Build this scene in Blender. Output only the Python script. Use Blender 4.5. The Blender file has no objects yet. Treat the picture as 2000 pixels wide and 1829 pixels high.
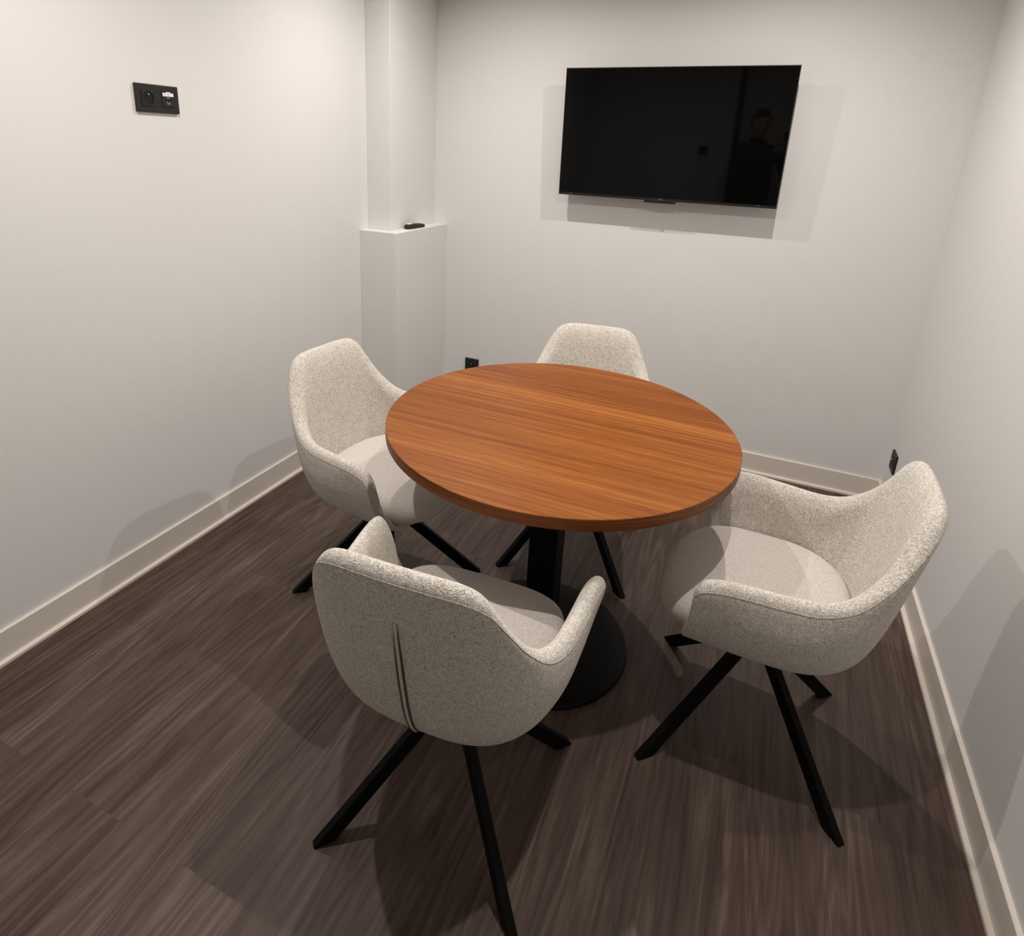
import bpy, bmesh, math
from mathutils import Vector, Matrix
from mathutils.bvhtree import BVHTree

C = bpy.context.scene.collection
SC = bpy.context.scene
PI = math.pi

# ------------------------------------------------------------------ camera
FPX, PX, PY = 1207.91, 943.16, 662.70
cam_d = bpy.data.cameras.new('camera')
cam = bpy.data.objects.new('camera', cam_d)
C.objects.link(cam)
yaw, pit, rol = -0.4203, 0.3029, 0.0401
fwd = Vector((math.sin(yaw)*math.cos(pit), math.cos(yaw)*math.cos(pit), -math.sin(pit)))
r0 = Vector((math.cos(yaw), -math.sin(yaw), 0))
u0 = r0.cross(fwd)
rt = r0*math.cos(rol) + u0*math.sin(rol)
up = -r0*math.sin(rol) + u0*math.cos(rol)
m = Matrix((rt, up, -fwd)).transposed().to_4x4()
m.translation = Vector((1.8081, -3.0302, 1.4756))
cam.matrix_world = m
cam_d.sensor_fit = 'HORIZONTAL'
cam_d.sensor_width = 36
cam_d.lens = FPX/2000*36
cam_d.shift_x = (1000-PX)/2000
cam_d.shift_y = (PY-914.5)/2000
cam_d.clip_start = 0.02
SC.camera = cam

# ------------------------------------------------------------------ world, exposure
w = bpy.data.worlds.new('world')
SC.world = w
w.use_nodes = True
w.node_tree.nodes['Background'].inputs[0].default_value = (0.9, 0.93, 1, 1)
w.node_tree.nodes['Background'].inputs[1].default_value = 0.02
SC.view_settings.view_transform = 'Standard'
SC.view_settings.look = 'None'
SC.view_settings.gamma = 1
SC.view_settings.use_curve_mapping = False
SC.view_settings.exposure = 0.0
LAMP_W = 11.2
LAMP_COL = (1.0, 0.935, 0.875)
CEIL = 2.35
# positions of the four ceiling spotlights, found from the shadows they throw
LAMPS = [(0.655, -0.83), (1.80, -0.83), (0.655, -2.12), (1.80, -2.12)]
for i, (x, y) in enumerate(LAMPS):
    ld = bpy.data.lights.new('downlight_beam', 'AREA')
    ld.shape = 'DISK'
    ld.size = 0.03
    ld.energy = LAMP_W
    ld.color = LAMP_COL
    ld.spread = math.radians(158)
    lo = bpy.data.objects.new('downlight_beam', ld)
    lo.location = (x, y, CEIL-0.006)
    C.objects.link(lo)

# ------------------------------------------------------------------ helpers
def new_obj(name, bm, mat, parent=None, smooth=False, loc=None, rot=None):
    me = bpy.data.meshes.new(name)
    bmesh.ops.recalc_face_normals(bm, faces=bm.faces[:])
    bm.to_mesh(me)
    bm.free()
    if smooth:
        for p in me.polygons:
            p.use_smooth = True
    o = bpy.data.objects.new(name, me)
    me.materials.append(mat)
    C.objects.link(o)
    if parent is not None:
        o.parent = parent
    if loc is not None:
        o.location = loc
    if rot is not None:
        o.rotation_euler = rot
    return o

def empty(name, loc=(0, 0, 0), rotz=0):
    o = bpy.data.objects.new(name, None)
    o.empty_display_size = 0.1
    o.location = loc
    o.rotation_euler = (0, 0, rotz)
    C.objects.link(o)
    return o

def tag(o, label=None, cat=None, group=None, kind=None):
    if label: o['label'] = label
    if cat: o['category'] = cat
    if group: o['group'] = group
    if kind: o['kind'] = kind
    return o

def struct(o):
    o['kind'] = 'structure'
    return o

def add_box(bm, x0, x1, y0, y1, z0, z1, bevel=0, seg=2):
    r = bmesh.ops.create_cube(bm, size=1.0)
    vs = r['verts']
    bmesh.ops.scale(bm, vec=(x1-x0, y1-y0, z1-z0), verts=vs)
    bmesh.ops.translate(bm, vec=((x0+x1)/2, (y0+y1)/2, (z0+z1)/2), verts=vs)
    if bevel:
        es = list({e for v in vs for e in v.link_edges})
        bmesh.ops.bevel(bm, geom=es, offset=bevel, segments=seg, affect='EDGES', profile=0.5)
    return vs

def box(x0, x1, y0, y1, z0, z1, bevel=0, seg=2):
    bm = bmesh.new()
    add_box(bm, x0, x1, y0, y1, z0, z1, bevel, seg)
    return bm

def lathe(profile, n=96, close=True):
    """profile: list of (r, z); r==0 ends become poles"""
    bm = bmesh.new()
    rings = []
    for r, z in profile:
        if r <= 1e-6:
            rings.append([bm.verts.new((0, 0, z))])
        else:
            rings.append([bm.verts.new((r*math.cos(2*PI*k/n), r*math.sin(2*PI*k/n), z)) for k in range(n)])
    for a, b in zip(rings, rings[1:]):
        for k in range(n):
            k2 = (k+1) % n
            if len(a) == 1 and len(b) == 1:
                continue
            if len(a) == 1:
                bm.faces.new((a[0], b[k], b[k2]))
            elif len(b) == 1:
                bm.faces.new((a[k], a[k2], b[0]))
            else:
                bm.faces.new((a[k], a[k2], b[k2], b[k]))
    return bm

def tube(bm, pts, rad, n=8, cap=True):
    pts = [Vector(p) for p in pts]
    rings = []
    prev = None
    for i, p in enumerate(pts):
        d = (pts[min(i+1, len(pts)-1)] - pts[max(i-1, 0)]).normalized()
        if prev is None:
            a = d.orthogonal().normalized()
        else:
            a = (prev - d*prev.dot(d)).normalized()
        prev = a
        b = d.cross(a)
        rings.append([bm.verts.new(p + (a*math.cos(2*PI*k/n) + b*math.sin(2*PI*k/n))*rad) for k in range(n)])
    for r1, r2 in zip(rings, rings[1:]):
        for k in range(n):
            bm.faces.new((r1[k], r1[(k+1) % n], r2[(k+1) % n], r2[k]))
    if cap:
        bm.faces.new(rings[0][::-1])
        bm.faces.new(rings[-1])

def extrude_profile(profile, p0, p1, out):
    """sweep a 2-D profile (distance from wall, height) between two floor points; out = unit vector away from the wall"""
    bm = bmesh.new()
    p0, p1, out = Vector(p0), Vector(p1), Vector(out)
    a = [bm.verts.new(p0 + out*d + Vector((0, 0, z))) for d, z in profile]
    b = [bm.verts.new(p1 + out*d + Vector((0, 0, z))) for d, z in profile]
    n = len(profile)
    for k in range(n):
        bm.faces.new((a[k], a[(k+1) % n], b[(k+1) % n], b[k]))
    bm.faces.new(a[::-1]); bm.faces.new(b)
    return bm

# ------------------------------------------------------------------ materials
def mat(name, col=(0.8, 0.8, 0.8), rough=0.5, metal=0.0, spec=0.5, emit=None, estr=0):
    mt = bpy.data.materials.new(name)
    mt.use_nodes = True
    b = mt.node_tree.nodes['Principled BSDF']
    b.inputs['Base Color'].default_value = (*col, 1)
    b.inputs['Roughness'].default_value = rough
    b.inputs['Metallic'].default_value = metal
    b.inputs['Specular IOR Level'].default_value = spec
    if emit:
        b.inputs['Emission Color'].default_value = (*emit, 1)
        b.inputs['Emission Strength'].default_value = estr
    return mt

def N(mt, t, **kw):
    n = mt.node_tree.nodes.new(t)
    for k, v in kw.items():
        setattr(n, k, v)
    return n

def L(mt, a, ao, b, bi):
    mt.node_tree.links.new(a.outputs[ao], b.inputs[bi])

def ramp(mt, stops):
    r = N(mt, 'ShaderNodeValToRGB')
    e = r.color_ramp.elements
    e[0].position, e[0].color = stops[0][0], (*stops[0][1], 1)
    e[1].position, e[1].color = stops[-1][0], (*stops[-1][1], 1)
    for p, c in stops[1:-1]:
        q = e.new(p); q.color = (*c, 1)
    return r

def mapping(mt, scale=(1, 1, 1), rot=(0, 0, 0), coord='Object'):
    tc = N(mt, 'ShaderNodeTexCoord')
    mp = N(mt, 'ShaderNodeMapping')
    mp.inputs['Scale'].default_value = scale
    mp.inputs['Rotation'].default_value = rot
    L(mt, tc, coord, mp, 'Vector')
    return mp

def noise(mt, vec, scale, detail=2, rough=0.5, dist=0.0, dim='3D'):
    n = N(mt, 'ShaderNodeTexNoise', noise_dimensions=dim)
    n.inputs['Scale'].default_value = scale
    n.inputs['Detail'].default_value = detail
    n.inputs['Roughness'].default_value = rough
    n.inputs['Distortion'].default_value = dist
    if vec: L(mt, vec, 0, n, 'Vector')
    return n

def bump(mt, src, out, strength, distance, prev=None):
    b = N(mt, 'ShaderNodeBump')
    b.inputs['Strength'].default_value = strength
    b.inputs['Distance'].default_value = distance
    L(mt, src, out, b, 'Height')
    if prev: L(mt, prev, 'Normal', b, 'Normal')
    return b

def bsdf(mt): return mt.node_tree.nodes['Principled BSDF']

def wall_mat(name, col):
    mt = mat(name, col, 0.75, spec=0.25)
    mp = mapping(mt)
    n = noise(mt, mp, 260, 3, 0.6)
    b = bump(mt, n, 'Fac', 0.35, 0.0012)
    L(mt, b, 'Normal', bsdf(mt), 'Normal')
    return mt

M_wall = wall_mat('painted_plaster', (0.735, 0.73, 0.715))
M_ceil = wall_mat('ceiling_paint', (0.72, 0.715, 0.70))
M_base = mat('baseboard_satin_paint', (0.72, 0.66, 0.595), 0.35, spec=0.5)
M_black_metal = mat('black_powder_coat', (0.003, 0.003, 0.0032), 0.55, spec=0.12)
M_base_metal = mat('black_satin_base', (0.004, 0.004, 0.0036), 0.5, spec=0.14)
M_black_plastic = mat('matt_black_plastic', (0.014, 0.0132, 0.013), 0.5, spec=0.35)
M_hole = mat('socket_recess_black', (0.006, 0.006, 0.006), 0.5, spec=0.3)
M_pin = mat('steel_pin', (0.75, 0.75, 0.74), 0.25, metal=1.0)
M_white_label = mat('white_label', (0.85, 0.84, 0.83), 0.5)
M_grey_print = mat('grey_print', (0.22, 0.22, 0.225), 0.6)
M_dark_print = mat('dark_print', (0.10, 0.095, 0.10), 0.6)
M_screen = mat('glossy_black_screen', (0.002, 0.002, 0.002), 0.03, spec=0.19)
M_tv_body = mat('black_television_plastic', (0.008, 0.008, 0.008), 0.35, spec=0.4)
M_lens = mat('lamp_lens', (0.9, 0.9, 0.9), 0.4, emit=(1, 0.93, 0.84), estr=8)
M_ring = mat('white_ring', (0.8, 0.8, 0.79), 0.4)
M_seam_dark = mat('painted_seam_gap_shade', (0.10, 0.085, 0.07), 0.9, spec=0.1)  # dark colour stands for shade in the seam gaps, no real thread

# floor: dark brown vinyl planks running along y
def floor_mat():
    mt = mat('dark_brown_wood_planks', rough=0.45, spec=0.35)
    tc = N(mt, 'ShaderNodeTexCoord')
    sep = N(mt, 'ShaderNodeSeparateXYZ'); L(mt, tc, 'Object', sep, 0)
    cmb = N(mt, 'ShaderNodeCombineXYZ'); L(mt, sep, 'Y', cmb, 'X'); L(mt, sep, 'X', cmb, 'Y')
    br = N(mt, 'ShaderNodeTexBrick', offset=0.37, offset_frequency=2)
    L(mt, cmb, 0, br, 'Vector')
    br.inputs['Scale'].default_value = 1
    br.inputs['Brick Width'].default_value = 1.22
    br.inputs['Row Height'].default_value = 0.178
    br.inputs['Mortar Size'].default_value = 0.0006
    br.inputs['Mortar Smooth'].default_value = 0.3
    br.inputs['Color1'].default_value = (0, 0, 0, 1)
    br.inputs['Color2'].default_value = (1, 1, 1, 1)
    br.inputs['Mortar'].default_value = (0.5, 0.5, 0.5, 1)
    wv = N(mt, 'ShaderNodeMath', operation='MULTIPLY'); L(mt, br, 'Color', wv, 0); wv.inputs[1].default_value = 23.0
    def grain(sx, sy, detail, rough, dist):
        mp = N(mt, 'ShaderNodeMapping'); L(mt, tc, 'Object', mp, 'Vector')
        mp.inputs['Scale'].default_value = (sx, sy, 1)
        n = noise(mt, mp, 1, detail, rough, dist, '4D'); L(mt, wv, 0, n, 'W')
        return n
    g1 = grain(11, 1.1, 4, 0.6, 0.9)      # broad bands
    g2 = grain(46, 2.6, 6, 0.68, 1.4)     # streaks
    g3 = grain(190, 9, 3, 0.6, 0.5)       # fine pores
    # cathedral figure
    mp = N(mt, 'ShaderNodeMapping'); L(mt, tc, 'Object', mp, 'Vector'); mp.inputs['Scale'].default_value = (6, 0.55, 1)
    nf = noise(mt, mp, 1, 2, 0.5, 0.3, '4D'); L(mt, wv, 0, nf, 'W')
    mu = N(mt, 'ShaderNodeMath', operation='MULTIPLY'); L(mt, nf, 'Fac', mu, 0); mu.inputs[1].default_value = 34
    fr = N(mt, 'ShaderNodeMath', operation='PINGPONG'); L(mt, mu, 0, fr, 0); fr.inputs[1].default_value = 1
    def madd(a, ao, k, prev=None):
        x = N(mt, 'ShaderNodeMath', operation='MULTIPLY_ADD')
        L(mt, a, ao, x, 0); x.inputs[1].default_value = k
        if prev: L(mt, prev, 0, x, 2)
        else: x.inputs[2].default_value = 0
        return x
    s = madd(g1, 'Fac', 0.45)
    s = madd(g2, 'Fac', 0.60, s)
    s = madd(g3, 'Fac', 0.22, s)
    s = madd(fr, 0, 0.13, s)
    s = madd(br, 'Color', 0.055, s)
    r = ramp(mt, [(0.47, (0.022, 0.0110, 0.0078)), (0.62, (0.054, 0.0318, 0.0240)), (0.78, (0.090, 0.0590, 0.0475)), (0.95, (0.155, 0.115, 0.095))])
    L(mt, s, 0, r, 0)
    mx = N(mt, 'ShaderNodeMix', data_type='RGBA', blend_type='MULTIPLY')
    mx.inputs[0].default_value = 1
    L(mt, r, 0, mx, 6)
    rr = ramp(mt, [(0.0, (1, 1, 1)), (1.0, (0.82, 0.8, 0.8))]); L(mt, br, 'Fac', rr, 0)
    L(mt, rr, 0, mx, 7)
    L(mt, mx, 2, bsdf(mt), 'Base Color')
    b = bump(mt, s, 0, 0.25, 0.0015)
    L(mt, b, 'Normal', bsdf(mt), 'Normal')
    ro = N(mt, 'ShaderNodeMapRange'); L(mt, g2, 'Fac', ro, 0)
    ro.inputs[3].default_value = 0.40; ro.inputs[4].default_value = 0.58
    L(mt, ro, 0, bsdf(mt), 'Roughness')
    return mt
M_floor = floor_mat()

def table_wood(name, edge=False):
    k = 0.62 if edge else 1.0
    mt = mat(name, rough=0.42, spec=0.25)
    tc = N(mt, 'ShaderNodeTexCoord')
    def grain(sx, sy, sz, detail, rough, dist):
        mp = N(mt, 'ShaderNodeMapping'); L(mt, tc, 'Object', mp, 'Vector')
        mp.inputs['Rotation'].default_value = (0, 0, math.radians(3.5))
        mp.inputs['Scale'].default_value = (sx, sy, sz)
        return noise(mt, mp, 1, detail, rough, dist)
    zf = 1.0
    if edge:
        g1 = grain(1.5, 1.5, 60, 3, 0.6, 0.3); g2 = grain(4, 4, 300, 4, 0.6, 0.2); g3 = grain(8, 8, 700, 2, 0.6, 0)
    else:
        g1 = grain(0.55, 11, zf, 4, 0.55, 0.35); g2 = grain(0.9, 85, zf, 5, 0.7, 0.3); g3 = grain(9, 420, zf, 3, 0.6, 0)
    def madd(a, ao, k, prev=None):
        x = N(mt, 'ShaderNodeMath', operation='MULTIPLY_ADD')
        L(mt, a, ao, x, 0); x.inputs[1].default_value = k
        if prev: L(mt, prev, 0, x, 2)
        else: x.inputs[2].default_value = 0
        return x
    s = madd(g1, 'Fac', 0.30); s = madd(g2, 'Fac', 0.44, s); s = madd(g3, 'Fac', 0.26, s)
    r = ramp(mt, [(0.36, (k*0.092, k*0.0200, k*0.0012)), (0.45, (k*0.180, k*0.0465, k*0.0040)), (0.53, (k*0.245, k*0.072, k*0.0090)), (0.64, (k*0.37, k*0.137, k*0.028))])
    L(mt, s, 0, r, 0)
    L(mt, r, 0, bsdf(mt), 'Base Color')
    b = bump(mt, s, 0, 0.12, 0.0006)
    L(mt, b, 'Normal', bsdf(mt), 'Normal')
    return mt
M_wood = table_wood('orange_brown_wood_veneer')
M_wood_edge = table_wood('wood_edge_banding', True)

def boucle(name, k=1.0):
    mt = mat(name, rough=0.95, spec=0.12)
    bs = bsdf(mt)
    bs.inputs['Sheen Weight'].default_value = 0.3
    bs.inputs['Sheen Roughness'].default_value = 0.5
    mp = mapping(mt)
    n1 = noise(mt, mp, 160, 2.0, 0.55, 2.4)
    n2 = noise(mt, mp, 420, 2, 0.6, 0.8)
    a = N(mt, 'ShaderNodeMath', operation='MULTIPLY_ADD'); L(mt, n2, 'Fac', a, 0); a.inputs[1].default_value = 0.35
    L(mt, n1, 'Fac', a, 2)
    r = ramp(mt, [(0.48, (0.44*k, 0.37*k, 0.295*k)), (0.64, (0.77*k, 0.705*k, 0.615*k)), (0.74, (0.90*k, 0.85*k, 0.775*k)), (0.88, (0.94*k, 0.905*k, 0.85*k))])
    L(mt, a, 0, r, 0)
    L(mt, r, 0, bs, 'Base Color')
    b = bump(mt, a, 0, 0.9, 0.0055)
    L(mt, b, 'Normal', bs, 'Normal')
    return mt
M_boucle = boucle('cream_boucle')

def seat_fabric():
    mt = mat('cream_seat_fabric', rough=0.95, spec=0.12)
    bs = bsdf(mt)
    mp = mapping(mt)
    n1 = noise(mt, mp, 330, 3, 0.65, 0.8)
    r = ramp(mt, [(0.33, (0.46, 0.415, 0.37)), (0.5, (0.62, 0.575, 0.53)), (0.7, (0.74, 0.695, 0.645))])
    L(mt, n1, 'Fac', r, 0)
    L(mt, r, 0, bs, 'Base Color')
    b = bump(mt, n1, 'Fac', 0.6, 0.002)
    L(mt, b, 'Normal', bs, 'Normal')
    return mt
M_seat = seat_fabric()

# ------------------------------------------------------------------ the room
W = 2.453
YF = -3.66      # wall behind the camera
struct(new_obj('floor', box(-0.12, W+0.12, YF-0.12, 0.12, -0.12, 0), M_floor))
struct(new_obj('ceiling', box(-0.12, W+0.12, YF-0.12, 0.12, CEIL, CEIL+0.12), M_ceil))
struct(new_obj('wall_left', box(-0.12, 0, YF, 0, 0, CEIL), M_wall))
struct(new_obj('wall_right', box(W, W+0.12, YF, 0, 0, CEIL), M_wall))
struct(new_obj('wall_back', box(-0.12, W+0.12, 0, 0.12, 0, CEIL), M_wall))
# front wall with a doorway
DX0, DX1, DZ = 1.38, 2.28, 2.10
bm = bmesh.new()
add_box(bm, -0.12, DX0, YF-0.12, YF, 0, CEIL)
add_box(bm, DX1, W+0.12, YF-0.12, YF, 0, CEIL)
add_box(bm, DX0, DX1, YF-0.12, YF, DZ, CEIL)
struct(new_obj('wall_front', bm, M_wall))
door = struct(new_obj('door_1', box(DX0+0.035, DX1-0.035, YF-0.08, YF-0.035, 0.005, DZ-0.035, 0.002), mat('pale_grey_door', (0.62, 0.63, 0.62), 0.45)))
bm = bmesh.new()
add_box(bm, DX0, DX0+0.045, YF-0.12, YF+0.012, 0, DZ)
add_box(bm, DX1-0.045, DX1, YF-0.12, YF+0.012, 0, DZ)
add_box(bm, DX0, DX1, YF-0.12, YF+0.012, DZ-0.045, DZ)
new_obj('door_frame', bm, M_black_metal, door)
bm = bmesh.new()
tube(bm, [(DX0+0.10, YF-0.036, 1.02), (DX0+0.10, YF+0.015, 1.02), (DX0+0.112, YF+0.02, 1.02), (DX0+0.22, YF+0.02, 1.02)], 0.009, 12)
new_obj('door_handle', bm, M_black_metal, door, True)

# boxed-in column in the back left corner: wide below with a ledge, narrower above
WL, DL, ZL, WU, DU = 0.2097, 0.5098, 1.0611, 0.1317, 0.4379
struct(new_obj('wall_corner_lower', box(0, WL, -DL, 0, 0, ZL, 0.0015, 1), M_wall))
struct(new_obj('wall_corner_upper', box(0, WU, -DU, 0, ZL, CEIL, 0.0015, 1), M_wall))

# baseboards: thin top edge, flat face and a small shoe moulding at the floor
HB = 0.1015
prof = [(0, 0), (0.022, 0), (0.022, 0.009), (0.0195, 0.0115), (0.0105, 0.013), (0.0105, HB-0.0015), (0.009, HB), (0, HB)]
struct(new_obj('baseboard_left', extrude_profile(prof, (0, YF, 0), (0, -DL, 0), (1, 0, 0)), M_base))
struct(new_obj('baseboard_right', extrude_profile(prof, (W, YF, 0), (W, 0, 0), (-1, 0, 0)), M_base))
struct(new_obj('baseboard_back', extrude_profile(prof, (WL, 0, 0), (W-0.0105, 0, 0), (0, -1, 0)), M_base))
bm = extrude_profile(prof, (0.0105, -DL, 0), (WL+0.0105, -DL, 0), (0, -1, 0))
b2 = extrude_profile(prof, (WL, -DL-0.0105, 0), (WL, -0.0105, 0), (1, 0, 0))
tmp = bpy.data.meshes.new('tmp'); b2.to_mesh(tmp); b2.free(); bm.from_mesh(tmp); bpy.data.meshes.remove(tmp)
struct(new_obj('baseboard_corner', bm, M_base))
struct(new_obj('baseboard_front', extrude_profile(prof, (0.0105, YF, 0), (DX0, YF, 0), (0, 1, 0)), M_base))

# ------------------------------------------------------------------ television
TVX, TVZ, TVW, TVH, TVY, TILT = 0.8655, 1.268, 0.963, 0.560, 0.095, 0.030
tv = empty('television', (TVX, -TVY, TVZ))
tv.rotation_euler = (TILT, 0, 0)      # top leans out from the wall
tag(tv, 'black flat television hung on the back wall, switched off', 'television')
new_obj('screen_panel', box(0.004, TVW-0.004, -0.0006, 0.004, 0.012, TVH-0.004), M_screen, tv)
bm = box(0, TVW, 0, 0.022, 0, TVH, 0.0015, 2)
new_obj('bezel', bm, M_tv_body, tv)
bm = box(0.14, TVW-0.14, 0.022, 0.055, 0.04, 0.40, 0.012, 3)
new_obj('rear_housing', bm, M_black_plastic, tv)
bm = box(0.409, 0.548, -0.0012, 0.02, -0.0105, 0.004, 0.002, 2)
new_obj('sensor_bar', bm, M_tv_body, tv)
bm = box(0.30, 0.66, 0.053, 0.078, 0.12, 0.36, 0.003, 1)
new_obj('wall_bracket', bm, M_black_metal, tv)

def text_mesh(name, s, size, mt, parent, loc, rot, depth=0.0003, xs=1.0):
    cu = bpy.data.curves.new(name, 'FONT')
    cu.body = s; cu.size = size; cu.extrude = depth; cu.align_x = 'CENTER'; cu.align_y = 'CENTER'
    tmp = bpy.data.objects.new('tmp_text', cu)
    C.objects.link(tmp)
    bpy.context.view_layer.update()
    me = bpy.data.meshes.new_from_object(tmp.evaluated_get(bpy.context.evaluated_depsgraph_get()))
    bpy.data.objects.remove(tmp)
    me.materials.clear(); me.materials.append(mt)
    o = bpy.data.objects.new(name, me)
    C.objects.link(o); o.parent = parent; o.location = loc; o.rotation_euler = rot; o.scale = (xs, 1, 1)
    return o
# tiny maker's mark, only legible as a short grey bar of letters, and two small corner marks
lg = text_mesh('logo', 'TCL', 0.0105, M_grey_print, tv, (0.4835, -0.0016, 0.0055), (PI/2, 0, 0), 0.0003, 1.15)
new_obj('corner_mark', box(0.058, 0.064, -0.0008, 0.0, 0.008, 0.0105), M_grey_print, tv)
new_obj('corner_mark', box(TVW-0.076, TVW-0.068, -0.0008, 0.0, 0.0085, 0.0105), M_grey_print, tv)

# ------------------------------------------------------------------ wall sockets (each built facing -y, then turned)
def frame_bm(wd, ht, openings):
    """outer plate with slightly raised square inserts"""
    bm = box(-wd/2, wd/2, -0.009, 0, -ht/2, ht/2, 0.0018, 2)
    return bm

def round_outlet(parent, cx):
    # square insert with a round recess and pin
    bm = bmesh.new()
    n = 40; h = 0.0225; R = 0.0195
    y = -0.0112
    sq, ci, cb = [], [], []
    for k in range(n):
        a = 2*PI*k/n
        c, s = math.cos(a), math.sin(a)
        f = h/max(abs(c), abs(s))
        sq.append(bm.verts.new((cx+c*f, y, s*f)))
        ci.append(bm.verts.new((cx+c*R, y, s*R)))
        cb.append(bm.verts.new((cx+c*f, -0.0085, s*f)))
    for k in range(n):
        k2 = (k+1) % n
        bm.faces.new((sq[k], sq[k2], ci[k2], ci[k]))
        bm.faces.new((sq[k], cb[k], cb[k2], sq[k2]))
    ins = new_obj('socket_insert', bm, M_black_plastic, parent)
    bm = bmesh.new()
    ring0 = [bm.verts.new((cx+R*math.cos(2*PI*k/n), y, R*math.sin(2*PI*k/n))) for k in range(n)]
    ring1 = [bm.verts.new((cx+R*0.97*math.cos(2*PI*k/n), -0.0092, R*0.97*math.sin(2*PI*k/n))) for k in range(n)]
    for k in range(n):
        bm.faces.new((ring0[k], ring0[(k+1) % n], ring1[(k+1) % n], ring1[k]))
    bm.faces.new(ring1)
    new_obj('socket_recess', bm, M_hole, ins)
    bm = bmesh.new()
    tube(bm, [(cx, -0.0092, 0.0105), (cx, -0.0150, 0.0105)], 0.0024, 10)
    new_obj('earth_pin', bm, M_pin, ins, True)
    bm = bmesh.new()
    for sx in (-1, 1):
        tube(bm, [(cx+sx*0.0095, -0.0094, -0.001), (cx+sx*0.0095, -0.0089, -0.001)], 0.0026, 10)
    new_obj('contact_hole', bm, M_hole, ins)

def socket_plate(name, loc, rotz, label, double=False, gap=None):
    r = empty(name, loc, rotz)
    tag(r, label, 'wall socket')
    wd = 0.1525 if double else 0.083
    new_obj('cover_frame', frame_bm(wd, 0.0825, None), M_black_plastic, r)
    if double:
        round_outlet(r, -0.0355)
        cx = 0.0355
        ins = new_obj('data_insert', box(cx-0.0225, cx+0.0225, -0.0112, -0.008, -0.0225, 0.0225, 0.0008, 1), M_black_plastic, r)
        new_obj('label_strip', box(cx-0.0195, cx+0.0195, -0.0122, -0.011, 0.0095, 0.0195), M_white_label, ins)
        new_obj('sticker', box(cx-0.0075, cx+0.0075, -0.0128, -0.012, 0.0095, 0.0225), M_white_label, ins)
        text_mesh('sticker_text', '02', 0.0075, M_dark_print, ins, (cx, -0.0129, 0.016), (PI/2, 0, 0), 0.0001)
        text_mesh('label_text', '2', 0.0075, M_dark_print, ins, (cx-0.0125, -0.0123, 0.0145), (PI/2, 0, 0), 0.0001)
        new_obj('data_port', box(cx-0.0075, cx+0.0075, -0.0116, -0.0110, -0.0135, 0.006), M_hole, ins)
        bm = bmesh.new()
        add_box(bm, cx-0.006, cx+0.005, -0.0124, -0.0116, 0.0035, 0.0065)
        add_box(bm, cx-0.006, cx-0.0035, -0.0124, -0.0116, -0.0135, -0.005)
        add_box(bm, cx-0.006, cx+0.007, -0.0124, -0.0116, -0.0140, -0.0105)
        add_box(bm, cx+0.0025, cx+0.005, -0.0124, -0.0116, -0.0135, -0.0065)
        new_obj('port_contacts', bm, mat('dull_metal', (0.35, 0.34, 0.33), 0.4, metal=0.4), ins)
    else:
        round_outlet(r, 0)
    return r
socket_plate('wall_socket', (0, -1.5735, 1.577), PI/2, 'double black socket and data plate with white labels, high on the left wall', True)
socket_plate('wall_socket', (0.3925, 0, 0.272), 0, 'black socket low on the back wall, just above the far table edge')
socket_plate('wall_socket', (W, -0.152, 0.264), -PI/2, 'black socket low on the right wall near the back corner')
# light switch on the wall behind, seen in the television
sw = empty('light_switch', (1.13, YF, 1.30), PI)
tag(sw, 'black light switch on the wall beside the door, reflected in the television', 'light switch')
new_obj('cover_frame', frame_bm(0.083, 0.083, None), M_black_plastic, sw)
new_obj('rocker', box(-0.0225, 0.0225, -0.013, -0.008, -0.0225, 0.0225, 0.001, 1), M_black_plastic, sw)

# ------------------------------------------------------------------ remote control on the ledge
rem = empty('remote_control', (0.1705, -0.275, ZL), math.radians(84))
tag(rem, 'small black remote control lying on the white corner ledge', 'remote control')
bm = bmesh.new()
n = 24
prof_r = [(-0.076, 0.0, 0.016), (-0.075, 0.012, 0.017), (-0.064, 0.0185, 0.023), (-0.040, 0.021, 0.026), (-0.010, 0.0205, 0.024), (0.030, 0.0195, 0.0205), (0.064, 0.0175, 0.018), (0.074, 0.0115, 0.015), (0.076, 0.0, 0.014)]
rings = []
for x, hw, h in prof_r:
    if hw == 0:
        rings.append([bm.verts.new((x, 0, h*0.5))]); continue
    ring = []
    for k in range(12):
        a = 2*PI*k/12
        c, s = math.cos(a), math.sin(a)
        e = 0.5
        ring.append(bm.verts.new((x, hw*math.copysign(abs(c)**e, c), h*0.5 + h*0.5*math.copysign(abs(s)**e, s))))
    rings.append(ring)
for a, b in zip(rings, rings[1:]):
    for k in range(12):
        k2 = (k+1) % 12
        if len(a) == 1: bm.faces.new((a[0], b[k2], b[k]))
        elif len(b) == 1: bm.faces.new((a[k], a[k2], b[0]))
        else: bm.faces.new((a[k], a[k2], b[k2], b[k]))
o = new_obj('body', bm, M_black_plastic, rem, True)
md = o.modifiers.new('s', 'SUBSURF'); md.levels = 2; md.render_levels = 2
bm = box(-0.062, -0.030, -0.010, 0.010, 0.0235, 0.0262, 0.0006, 1)
o = new_obj('white_button_panel', bm, M_white_label, rem)
o['label'] = 'white panel at the near end'
bm = bmesh.new()
for i in range(5):
    for j in (-1, 1):
        bmesh.ops.create_uvsphere(bm, u_segments=10, v_segments=6, radius=0.0032, matrix=Matrix.Translation((-0.015+i*0.015, j*0.007, 0.0240-i*0.0010)) @ Matrix.Diagonal((1, 1, 0.4, 1)))
new_obj('buttons', bm, mat('dark_grey_rubber', (0.05, 0.05, 0.05), 0.6), rem, True)

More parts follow.
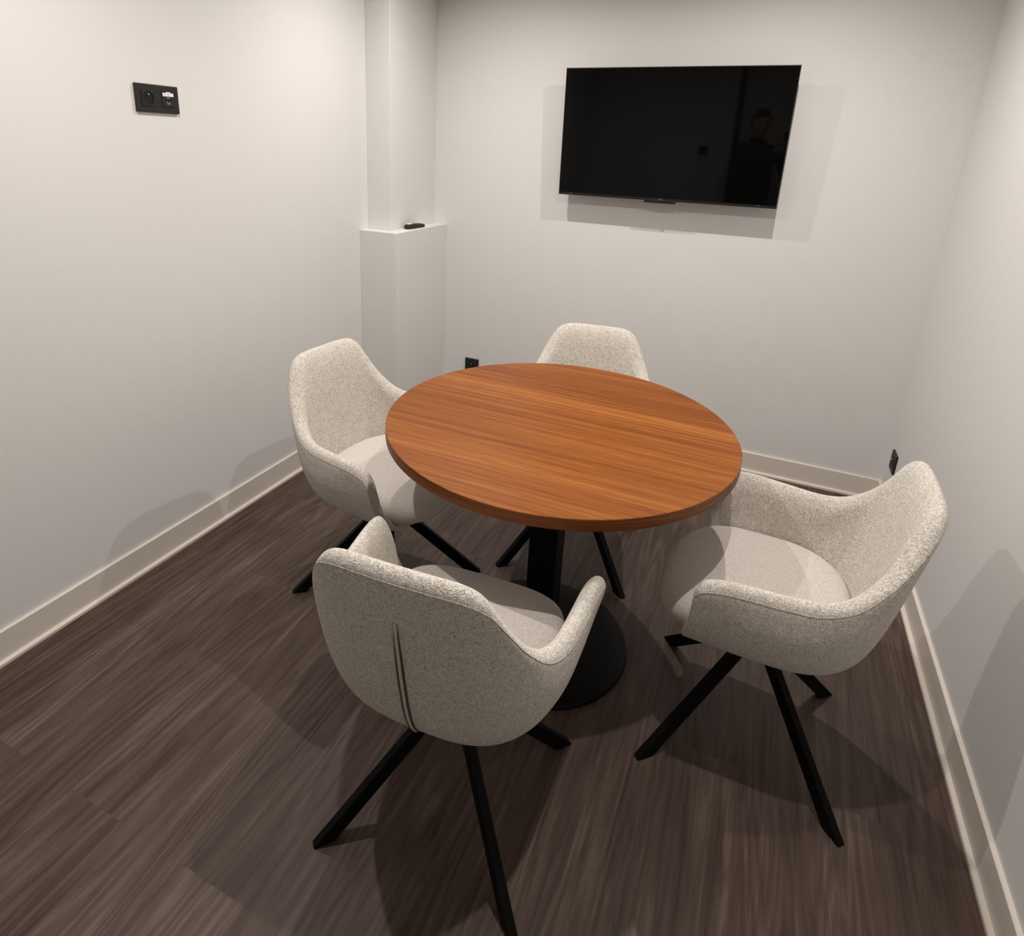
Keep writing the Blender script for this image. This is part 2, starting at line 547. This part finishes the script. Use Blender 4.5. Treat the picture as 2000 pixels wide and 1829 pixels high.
# ------------------------------------------------------------------ table
TX, TY, TR, TT = 1.3631, -1.4921, 0.4793, 0.750
tab = empty('round_table', (TX, TY, 0))
tag(tab, 'round orange-brown wooden table on a black pedestal in the middle of the chairs', 'table')
th = 0.030
bm = lathe([(0, TT), (TR-0.0012, TT), (TR, TT-0.0012)], 160)
top = new_obj('tabletop', bm, M_wood, tab)
bm = lathe([(TR, TT-0.0012), (TR, TT-th+0.0015), (TR-0.0015, TT-th), (0, TT-th)], 160)
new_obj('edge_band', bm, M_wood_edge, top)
new_obj('column', box(-0.043, 0.043, -0.043, 0.043, 0.016, TT-th-0.006, 0.006, 3), M_black_metal, tab, False, (-0.006, 0, 0))
new_obj('top_plate', box(-0.16, 0.16, -0.16, 0.16, TT-th-0.006, TT-th), M_black_metal, tab)
bm = lathe([(0, 0.020), (0.06, 0.0195), (0.20, 0.0165), (0.256, 0.0135), (0.2625, 0.011), (0.2641, 0.007), (0.2641, 0.0), (0, 0)], 128)
new_obj('base_plate', bm, M_base_metal, tab, True)

# ------------------------------------------------------------------ chairs
def resample(P, n):
    """Catmull-Rom through control tuples"""
    out = []
    m_ = len(P)
    for i in range(m_-1):
        p0 = P[max(i-1, 0)]; p1 = P[i]; p2 = P[i+1]; p3 = P[min(i+2, m_-1)]
        for j in range(n):
            t = j/n
            out.append(tuple(0.5*((2*b)+(-a+c)*t+(2*a-5*b+4*c-d)*t*t+(-a+3*b-3*c+d)*t**3) for a, b, c, d in zip(p0, p1, p2, p3)))
    out.append(P[-1])
    return out

# half plan of the shell, from back centre to the front end of the arm: R rim, C2 bulge, C1 lower edge, C0 tucked underside
ST_R = [(0, -.294, .830), (.066, -.293, .830), (.121, -.288, .826), (.160, -.273, .804), (.187, -.250, .755), (.211, -.217, .697), (.238, -.167, .642), (.260, -.105, .619), (.274, -.03, .618), (.284, .045, .620), (.291, .100, .618), (.294, .138, .606), (.292, .152, .580)]
ST_2 = [(0, -.250, .545), (.075, -.248, .545), (.130, -.238, .54), (.176, -.218, .535), (.210, -.192, .53), (.238, -.157, .515), (.256, -.112, .505), (.266, -.06, .495), (.270, .0, .49), (.271, .055, .485), (.271, .110, .482), (.271, .142, .480), (.270, .156, .478)]
ST_1 = [(0, -.213, .398), (.072, -.211, .398), (.125, -.201, .398), (.165, -.181, .398), (.193, -.154, .398), (.212, -.120, .398), (.223, -.080, .398), (.229, -.04, .398), (.231, .01, .398), (.231, .062, .398), (.230, .120, .398), (.229, .156, .398), (.228, .170, .398)]
ST_0 = [(0, -.142, .354), (.049, -.140, .354), (.085, -.131, .354), (.112, -.116, .354), (.131, -.097, .354), (.144, -.074, .354), (.151, -.050, .354), (.155, -.022, .354), (.157, .02, .354), (.157, .066, .354), (.157, .122, .354), (.157, .154, .354), (.157, .168, .354)]

def mirror(P):
    return [(-x, y, z) for x, y, z in P[:0:-1]] + P

def make_shell():
    R, P2, P1, P0 = [resample(mirror(p), 2) for p in (ST_R, ST_2, ST_1, ST_0)]
    n = len(R)
    loops = []
    T = 0.048
    for i in range(n):
        a, b = R[max(i-1, 0)], R[min(i+1, n-1)]
        t = Vector((b[0]-a[0], b[1]-a[1], 0)).normalized()
        nin = Vector((-t.y, t.x, 0))     # towards the sitter
        if nin.dot(Vector((0-R[i][0], 0.02-R[i][1], 0))) < 0: nin = -nin
        if i in (0, n-1): nin = Vector((math.copysign(1, -R[i][0]), 0.0, 0))
        r, c2, c1, c0 = Vector(R[i]), Vector(P2[i]), Vector(P1[i]), Vector(P0[i])
        dn = (c2-r).normalized()          # down the back
        tip = min(i, n-1-i)
        Tt = T*(0.80 if tip == 0 else 0.93 if tip == 1 else 1.0)
        # where the rim is r = outer side of the top
        Rt = r + nin*Tt*0.5
        Ro2 = r + dn*0.022
        Ro = r + dn*0.06
        Ri2 = r + nin*Tt*0.90 + dn*0.028
        Ri = r + nin*Tt*1.06 + dn*0.085
        I2 = c2 + nin*(T*0.85)
        I1 = c1 + nin*0.03 + Vector((0, 0, 0.01))
        loops.append([c0, c1, c2, Ro, Ro2, Rt, Ri2, Ri, I2, I1])
    bm = bmesh.new()
    V = [[bm.verts.new(p) for p in lp] for lp in loops]
    m_ = 10
    for a, b in zip(V, V[1:]):
        for k in range(m_):
            bm.faces.new((a[k], a[(k+1) % m_], b[(k+1) % m_], b[k]))
    for e in (V[0], V[-1]):
        for q in ((4, 5, 6), (3, 4, 6, 7), (2, 3, 7, 8), (1, 2, 8, 9), (0, 1, 9)):
            bm.faces.new([e[k] for k in q])
    return bm

def outline_pt(a, back=-0.188, front=0.246, hw=0.216):
    """seat outline by angle: squarer front corners"""
    c, s = math.cos(a), math.sin(a)
    e = 2/3.5 if s > 0 else 2/2.5
    x = hw*math.copysign(abs(c)**e, c)
    y = (front if s > 0 else -back)*math.copysign(abs(s)**e, s)
    return x, y

def make_cushion():
    bm = bmesh.new()
    n = 48
    lv = [(0.35, .482), (0.65, .481), (0.85, .4775), (0.94, .470), (0.985, .458), (1.0, .442), (0.985, .422), (0.95, .395), (0.80, .376)]
    rings = []
    ctr = bm.verts.new((0, 0.02, .4822))
    for s, z in lv:
        ring = []
        for k in range(n):
            x, y = outline_pt(2*PI*k/n)
            dz = -0.030*max(0, (y*s-0.10)/0.13)**1.6 if z > 0.41 else 0
            ring.append(bm.verts.new((x*s, y*s, z+dz)))
        rings.append(ring)
    for k in range(n):
        bm.faces.new((ctr, rings[0][k], rings[0][(k+1) % n]))
    for a, b in zip(rings, rings[1:]):
        for k in range(n):
            bm.faces.new((a[k], b[k], b[(k+1) % n], a[(k+1) % n]))
    bm.faces.new(rings[-1])
    return bm

def make_pan():
    bm = bmesh.new()
    n = 40
    rings = []
    for s, z in [(0.80, .405), (0.86, .385), (0.80, .362), (0.60, .350)]:
        rings.append([bm.verts.new((outline_pt(2*PI*k/n)[0]*s, outline_pt(2*PI*k/n)[1]*s, z)) for k in range(n)])
    bm.faces.new(rings[0][::-1])
    for a, b in zip(rings, rings[1:]):
        for k in range(n):
            bm.faces.new((a[k], b[k], b[(k+1) % n], a[(k+1) % n]))
    bm.faces.new(rings[-1])
    return bm

def make_leg(az):
    """flat bar running from the hub to the floor, cut off level at the floor"""
    bm = bmesh.new()
    rf, zt = 0.329, 0.335
    ang = math.atan2(0.32, 0.307)
    cot = 1/math.tan(ang)
    wd = 0.0105
    pts = [(rf, 0.0), (rf-0.046, 0.0), (0.012, (rf-0.046-0.012)/cot), (0.012, (rf-0.012)/cot)]
    # outline in the (r, z) plane
    A = [bm.verts.new((r*math.cos(az)-wd*math.sin(az), r*math.sin(az)+wd*math.cos(az), z)) for r, z in pts]
    B = [bm.verts.new((r*math.cos(az)+wd*math.sin(az), r*math.sin(az)-wd*math.cos(az), z)) for r, z in pts]
    bm.faces.new(A); bm.faces.new(B[::-1])
    for k in range(4):
        bm.faces.new((A[k], B[k], B[(k+1) % 4], A[(k+1) % 4]))
    bmesh.ops.bevel(bm, geom=bm.edges[:], offset=0.0018, segments=2, affect='EDGES')
    return bm

def make_chair():
    root = empty('armchair')
    sh = new_obj('shell', make_shell(), M_boucle, root, True)
    md = sh.modifiers.new('s', 'SUBSURF'); md.levels = 3; md.render_levels = 3
    bpy.context.view_layer.update()
    dg = bpy.context.evaluated_depsgraph_get()
    bv = BVHTree.FromObject(sh, dg)
    # piping line below the outer rim
    rim = resample(mirror(ST_R), 6)
    c2 = resample(mirror(ST_2), 6)
    pts = []
    for r, c in zip(rim[3:-3], c2[3:-3]):
        r, c = Vector(r), Vector(c)
        p = r + (c-r).normalized()*0.030
        o = Vector((p.x, p.y, 0)); o = (o - Vector((0, 0.03, 0))).normalized()
        h = bv.ray_cast(p + o*0.08, -o)
        if h[0]: pts.append(h[0] + h[1]*0.0002)
    bm = bmesh.new(); tube(bm, pts, 0.0011, 6)
    new_obj('rim_seam', bm, M_boucle_dark, sh, True)
    # double seam down the back; dark tubes paint in the shade of its gaps
    a, b, k0 = [], [], []
    for i in range(25):
        z = 0.715 - i*(0.715-0.395)/24
        for lst, x in ((a, -0.0055), (b, 0.0045)):
            spread = min(1.0, 0.25 + i/10)
            h = bv.ray_cast(Vector((x*spread, -0.5, z)), Vector((0, 1, 0)))
            if h[0]: lst.append(h[0] + h[1]*0.0004)
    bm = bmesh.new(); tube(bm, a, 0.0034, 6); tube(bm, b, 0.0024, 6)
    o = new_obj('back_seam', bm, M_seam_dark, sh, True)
    o['label'] = 'double seam down the back, its gap shade painted dark'
    mid = [(p+q)/2 + Vector((0, -0.0012, 0)) for p, q in zip(a, b)]
    bm = bmesh.new(); tube(bm, mid, 0.0034, 8)
    new_obj('back_welt', bm, M_seat, sh, True)
    cu = new_obj('seat_cushion', make_cushion(), M_seat, root, True)
    md = cu.modifiers.new('s', 'SUBSURF'); md.levels = 1; md.render_levels = 1
    new_obj('seat_base', make_pan(), M_boucle, root, True)
    for k in range(4):
        new_obj('leg', make_leg(PI/4 + k*PI/2), M_black_metal, root)
    bm = lathe([(0, .300), (0.030, .300), (0.034, .304), (0.034, .340), (0.085, .344), (0.085, .352), (0, .352)], 40)
    new_obj('swivel_hub', bm, M_black_metal, root)
    return root
M_boucle_dark = boucle('cream_boucle_seam', 0.72)

def copy_tree(o, parent=None):
    c = o.copy()
    C.objects.link(c)
    if parent: c.parent = parent
    for ch in list(o.children):
        copy_tree(ch, c)
    return c

# x, y, direction the seat faces (deg, 0 = +y), leg turn (deg), label
CHAIRS = [
    (1.335, -2.043, 3.5, 0.3, 'cream boucle armchair nearest the camera, its seamed back turned to us'),
    (1.950, -1.536, 88.0, 1.4, 'cream boucle armchair on the right of the table, turned side-on by the right wall'),
    (0.795, -1.486, -95.1, -2.5, 'cream boucle armchair on the left of the table, by the left wall'),
    (1.305, -0.984, 189.5, -4.1, 'cream boucle armchair behind the table, under the television, mostly hidden'),
]
proto = make_chair()
for i, (x, y, a, lt, lab) in enumerate(CHAIRS):
    c = proto if i == 0 else copy_tree(proto)
    c.location = (x, y, 0)
    c.rotation_euler = (0, 0, math.radians(a))
    for ch in c.children:
        if ch.name.startswith('leg'):
            ch.rotation_euler = (0, 0, math.radians(lt))
    tag(c, lab, 'chair', 'boucle armchairs around the round table')

# ------------------------------------------------------------------ recessed ceiling spotlights
LL = ['back left', 'back right', 'front left', 'front right']
for (x, y), nm in zip(LAMPS, LL):
    f = empty('ceiling_spotlight', (x, y, CEIL))
    tag(f, 'small round recessed spotlight in the %s part of the ceiling' % nm, 'ceiling light', 'ceiling spotlights')
    new_obj('trim_ring', lathe([(0.030, -0.001), (0.030, -0.004), (0.043, -0.004), (0.045, 0.0), (0.030, 0.0)], 48), M_ring, f, True)
    new_obj('lens', lathe([(0, -0.001), (0.030, -0.001), (0.030, 0.0), (0, 0.0)], 40), M_lens, f)

# ------------------------------------------------------------------ the person taking the picture, seen only as a dark figure in the television
M_skin = mat('skin', (0.50, 0.31, 0.23), 0.55, spec=0.3)
M_cloth = mat('dark_clothing', (0.012, 0.012, 0.014), 0.9, spec=0.1)
M_hair = mat('dark_hair', (0.012, 0.009, 0.007), 0.6, spec=0.3)
M_shoe = mat('dark_shoe', (0.015, 0.014, 0.013), 0.6)

def skinned(name, verts, edges, mt, parent, root=0, lv=2):
    """a branching surface grown from joints; verts: (x, y, z, rx, ry)"""
    bm = bmesh.new()
    lay = bm.verts.layers.skin.verify()
    vs = [bm.verts.new(q[:3]) for q in verts]
    for a, b in edges: bm.edges.new((vs[a], vs[b]))
    for i, (vv, q) in enumerate(zip(vs, verts)):
        vv[lay].radius = (q[3], q[4] if len(q) > 4 else q[3]); vv[lay].use_root = (i == root)
    me = bpy.data.meshes.new(name)
    bm.to_mesh(me); bm.free()
    me.materials.append(mt)
    o = bpy.data.objects.new(name, me)
    C.objects.link(o); o.parent = parent
    sk = o.modifiers.new('skin', 'SKIN'); sk.use_smooth_shade = True
    ss = o.modifiers.new('sub', 'SUBSURF'); ss.levels = lv; ss.render_levels = lv
    return o

def path_edges(*paths):
    e = []
    for p in paths: e += list(zip(p, p[1:]))
    return e

# the phone, held up at eye height just behind the viewpoint, upright and square to the view
fw = Vector((-0.389, 0.871, -0.298)).normalized()
ph_c = Vector((1.8081, -3.0302, 1.4756)) - fw*0.030
ph = empty('mobile_phone', ph_c)
ph.rotation_mode = 'QUATERNION'
ph.rotation_quaternion = m.to_quaternion()
tag(ph, 'dark mobile phone held up in both hands by the person by the door', 'phone')
new_obj('phone_body', box(-0.012, 0.062, -0.140, 0.012, -0.004, 0.004, 0.0035, 3), M_black_plastic, ph)

per = empty('person', (1.60, -3.36, 0))
tag(per, 'person in dark clothing standing by the door holding up a phone, reflected in the television', 'person')
px0, py0 = 1.60, -3.36
def loc(x, y, z): return (x-px0, y-py0, z*0.95)
# hips, torso, neck, head core, arms, legs in one surface; world positions turned local
Rh = (1.848, -3.085, 1.375)     # right wrist
Lh = (1.742, -3.100, 1.345)     # left wrist
J = [
    (*loc(1.60, -3.36, 0.96), .175, .130),   # 0 pelvis
    (*loc(1.60, -3.36, 1.10), .170, .125),   # 1 waist
    (*loc(1.60, -3.36, 1.27), .185, .125),   # 2 chest
    (*loc(1.605, -3.355, 1.38), .120, .090), # 3 upper chest
    (*loc(1.61, -3.345, 1.465), .062, .060), # 4 neck
    (*loc(1.615, -3.335, 1.520), .050, .052),# 5 neck top
    (*loc(1.755, -3.345, 1.405), .060, .058),# 6 right shoulder
    (*loc(1.835, -3.300, 1.270), .048, .046),# 7
    (*loc(1.880, -3.235, 1.150), .042, .042),# 8 right elbow
    (*loc(1.870, -3.160, 1.255), .036, .036),# 9
    (Rh[0]-px0, Rh[1]-py0, Rh[2], .026, .022),                 # 10 right wrist
    (*loc(1.465, -3.345, 1.405), .060, .058),# 11 left shoulder
    (*loc(1.445, -3.285, 1.260), .048, .046),# 12
    (*loc(1.490, -3.200, 1.135), .042, .042),# 13 left elbow
    (*loc(1.610, -3.150, 1.240), .036, .036),# 14
    (Lh[0]-px0, Lh[1]-py0, Lh[2], .026, .022),                 # 15 left wrist
    (*loc(1.690, -3.36, 0.88), .092, .095),  # 16 right hip
    (*loc(1.705, -3.355, 0.68), .075, .080),
    (*loc(1.710, -3.350, 0.49), .056, .060), # 18 knee
    (*loc(1.712, -3.365, 0.30), .052, .058),
    (*loc(1.715, -3.375, 0.10), .040, .044), # 20 ankle
    (*loc(1.510, -3.36, 0.88), .092, .095),  # 21 left hip
    (*loc(1.495, -3.355, 0.68), .075, .080),
    (*loc(1.490, -3.350, 0.49), .056, .060),
    (*loc(1.488, -3.365, 0.30), .052, .058),
    (*loc(1.485, -3.375, 0.10), .040, .044),
]
E_ = path_edges([0, 1, 2, 3, 4, 5], [3, 6, 7, 8, 9, 10], [3, 11, 12, 13, 14, 15], [0, 16, 17, 18, 19, 20], [0, 21, 22, 23, 24, 25])
body = skinned('clothed_body', J, E_, M_cloth, per, 0)

# head with eye sockets, nose, lips, chin and ears pushed out of one surface
bm = bmesh.new()
bmesh.ops.create_uvsphere(bm, u_segments=48, v_segments=32, radius=1.0)
def gs(d2, w_): return math.exp(-d2/(w_*w_))
for vv in bm.verts:
    x, y, z = vv.co
    f = 1.0 - 0.22*max(0, -z)**1.3*(1 if y < 0.2 else 0.75)      # taper to the jaw
    X, Y, Z = x*0.074*f, y*0.094*(1-0.15*max(0, -z)*(1 if y < 0 else 0.2)), z*0.118
    if y > 0:
        Y += 0.020*gs((x*1.9)**2+((z+0.10)*2.6)**2, 0.42)         # nose
        Y += 0.007*gs((x*1.2)**2+((z+0.46)*5)**2, 0.5)            # lips
        Y += 0.008*gs((x*1.6)**2+((z+0.86)*3)**2, 0.5)            # chin
        for sx in (-1, 1):
            Y -= 0.010*gs(((x-sx*0.42)*2.2)**2+((z-0.10)*4)**2, 0.5)   # eye sockets
        Y += 0.004*gs((x*0.9)**2+((z-0.30)*5)**2, 0.6)            # brow
    for sx in (-1, 1):
        X += sx*0.014*gs(((y+0.05)*5)**2+((z+0.02)*3.4)**2, 0.75)*(1 if x*sx > 0.7 else 0)   # ears
    vv.co = (X, Y, Z)
hd = new_obj('head', bm, M_skin, per, True, loc(1.617, -3.325, 1.635), (math.radians(-6), 0, math.radians(-18)))
M_eye = mat('dark_brown_eye', (0.05, 0.03, 0.02), 0.15)
for sx in (-1, 1):
    bm = bmesh.new()
    bmesh.ops.create_uvsphere(bm, u_segments=16, v_segments=10, radius=0.0115, matrix=Matrix.Translation((sx*0.030, 0.071, 0.012)))
    new_obj('eye', bm, M_eye, hd, True)
bm = bmesh.new()
bmesh.ops.create_uvsphere(bm, u_segments=20, v_segments=12, radius=1.0)
for vv in bm.verts: vv.co = (vv.co.x*0.023, 0.0865+vv.co.y*0.010-abs(vv.co.x)*0.006, -0.054+vv.co.z*0.0065)
M_lip = mat('lips', (0.36, 0.14, 0.12), 0.5)
lips_bm = bm
bm = bmesh.new()
bmesh.ops.create_uvsphere(bm, u_segments=40, v_segments=28, radius=1.0)
for vv in bm.verts:
    x, y, z = vv.co
    low = max(0.0, -z)
    vv.co = (x*0.084*(1-0.1*low), y*0.101-0.012-0.020*(1 if y > 0 else 0)*max(0, 0.55-z), z*0.118+0.014)
bmesh.ops.delete(bm, geom=[vv for vv in bm.verts if (vv.co.z < 0.052 and vv.co.y > 0.005) or vv.co.z < -0.055], context='VERTS')
new_obj('mouth', lips_bm, M_lip, hd, True)
hr = new_obj('hair', bm, M_hair, hd, True)
md = hr.modifiers.new('t', 'SOLIDIFY'); md.thickness = 0.006

# hands: palm plus four unequal fingers and a thumb, closed round the phone
def hand(name, wrist, sx):
    """sx +1: on the right edge of the phone, -1: on its left edge; built in the phone's own frame"""
    q = m.to_3x3()
    def W2(a, b, c):          # phone frame (right, up, towards the face) -> person's local
        p = ph_c + q @ Vector((a, b, c))
        return (p.x-px0, p.y-py0, p.z)
    e = 0.068 if sx > 0 else -0.018
    wl = (wrist[0]-px0, wrist[1]-py0, wrist[2])
    vs = [(*wl, .024, .019), (*W2(e+sx*0.016, -0.118, 0.026), .026, .016), (*W2(e+sx*0.014, -0.085, 0.020), .026, .014)]
    ed = [(0, 1), (1, 2)]
    for k, (b0, ln, r_) in enumerate([(-0.058, 1.0, .0085), (-0.077, 1.08, .0088), (-0.096, 1.0, .0085), (-0.114, 0.8, .0075)]):
        n0 = len(vs)
        vs += [(*W2(e+sx*0.019, b0, 0.006), r_, r_), (*W2(e+sx*0.009, b0+0.004, -0.014), r_*.95, r_*.95), (*W2(e-sx*0.018*ln, b0+0.008, -0.0170), r_*.85, r_*.85), (*W2(e-sx*0.036*ln, b0+0.010, -0.0160), r_*.75, r_*.75)]
        ed += [(2 if k < 2 else 1, n0), (n0, n0+1), (n0+1, n0+2), (n0+2, n0+3)]
    n0 = len(vs)
    vs += [(*W2(e+sx*0.006, -0.094, 0.026), .0105, .0105), (*W2(e-sx*0.010, -0.070, 0.021), .0095, .0095), (*W2(e-sx*0.022, -0.052, 0.0165), .008, .008)]
    ed += [(1, n0), (n0, n0+1), (n0+1, n0+2)]
    return skinned(name, vs, ed, M_skin, per, 0, 2)
hand('hand', Rh, 1)
hand('hand', Lh, -1)
# shoes
for sx in (1.715, 1.485):
    bm = bmesh.new()
    bmesh.ops.create_uvsphere(bm, u_segments=28, v_segments=16, radius=1.0)
    for vv in bm.verts:
        x, y, z = vv.co
        vv.co = (x*0.047*(1+0.15*y), y*0.135, max(-0.0001, (z*0.5+0.5))*0.095*(1-0.38*max(0, y)) if z > -0.6 else 0.0)
    new_obj('shoe', bm, M_shoe, per, True, loc(sx, -3.335, 0.001))
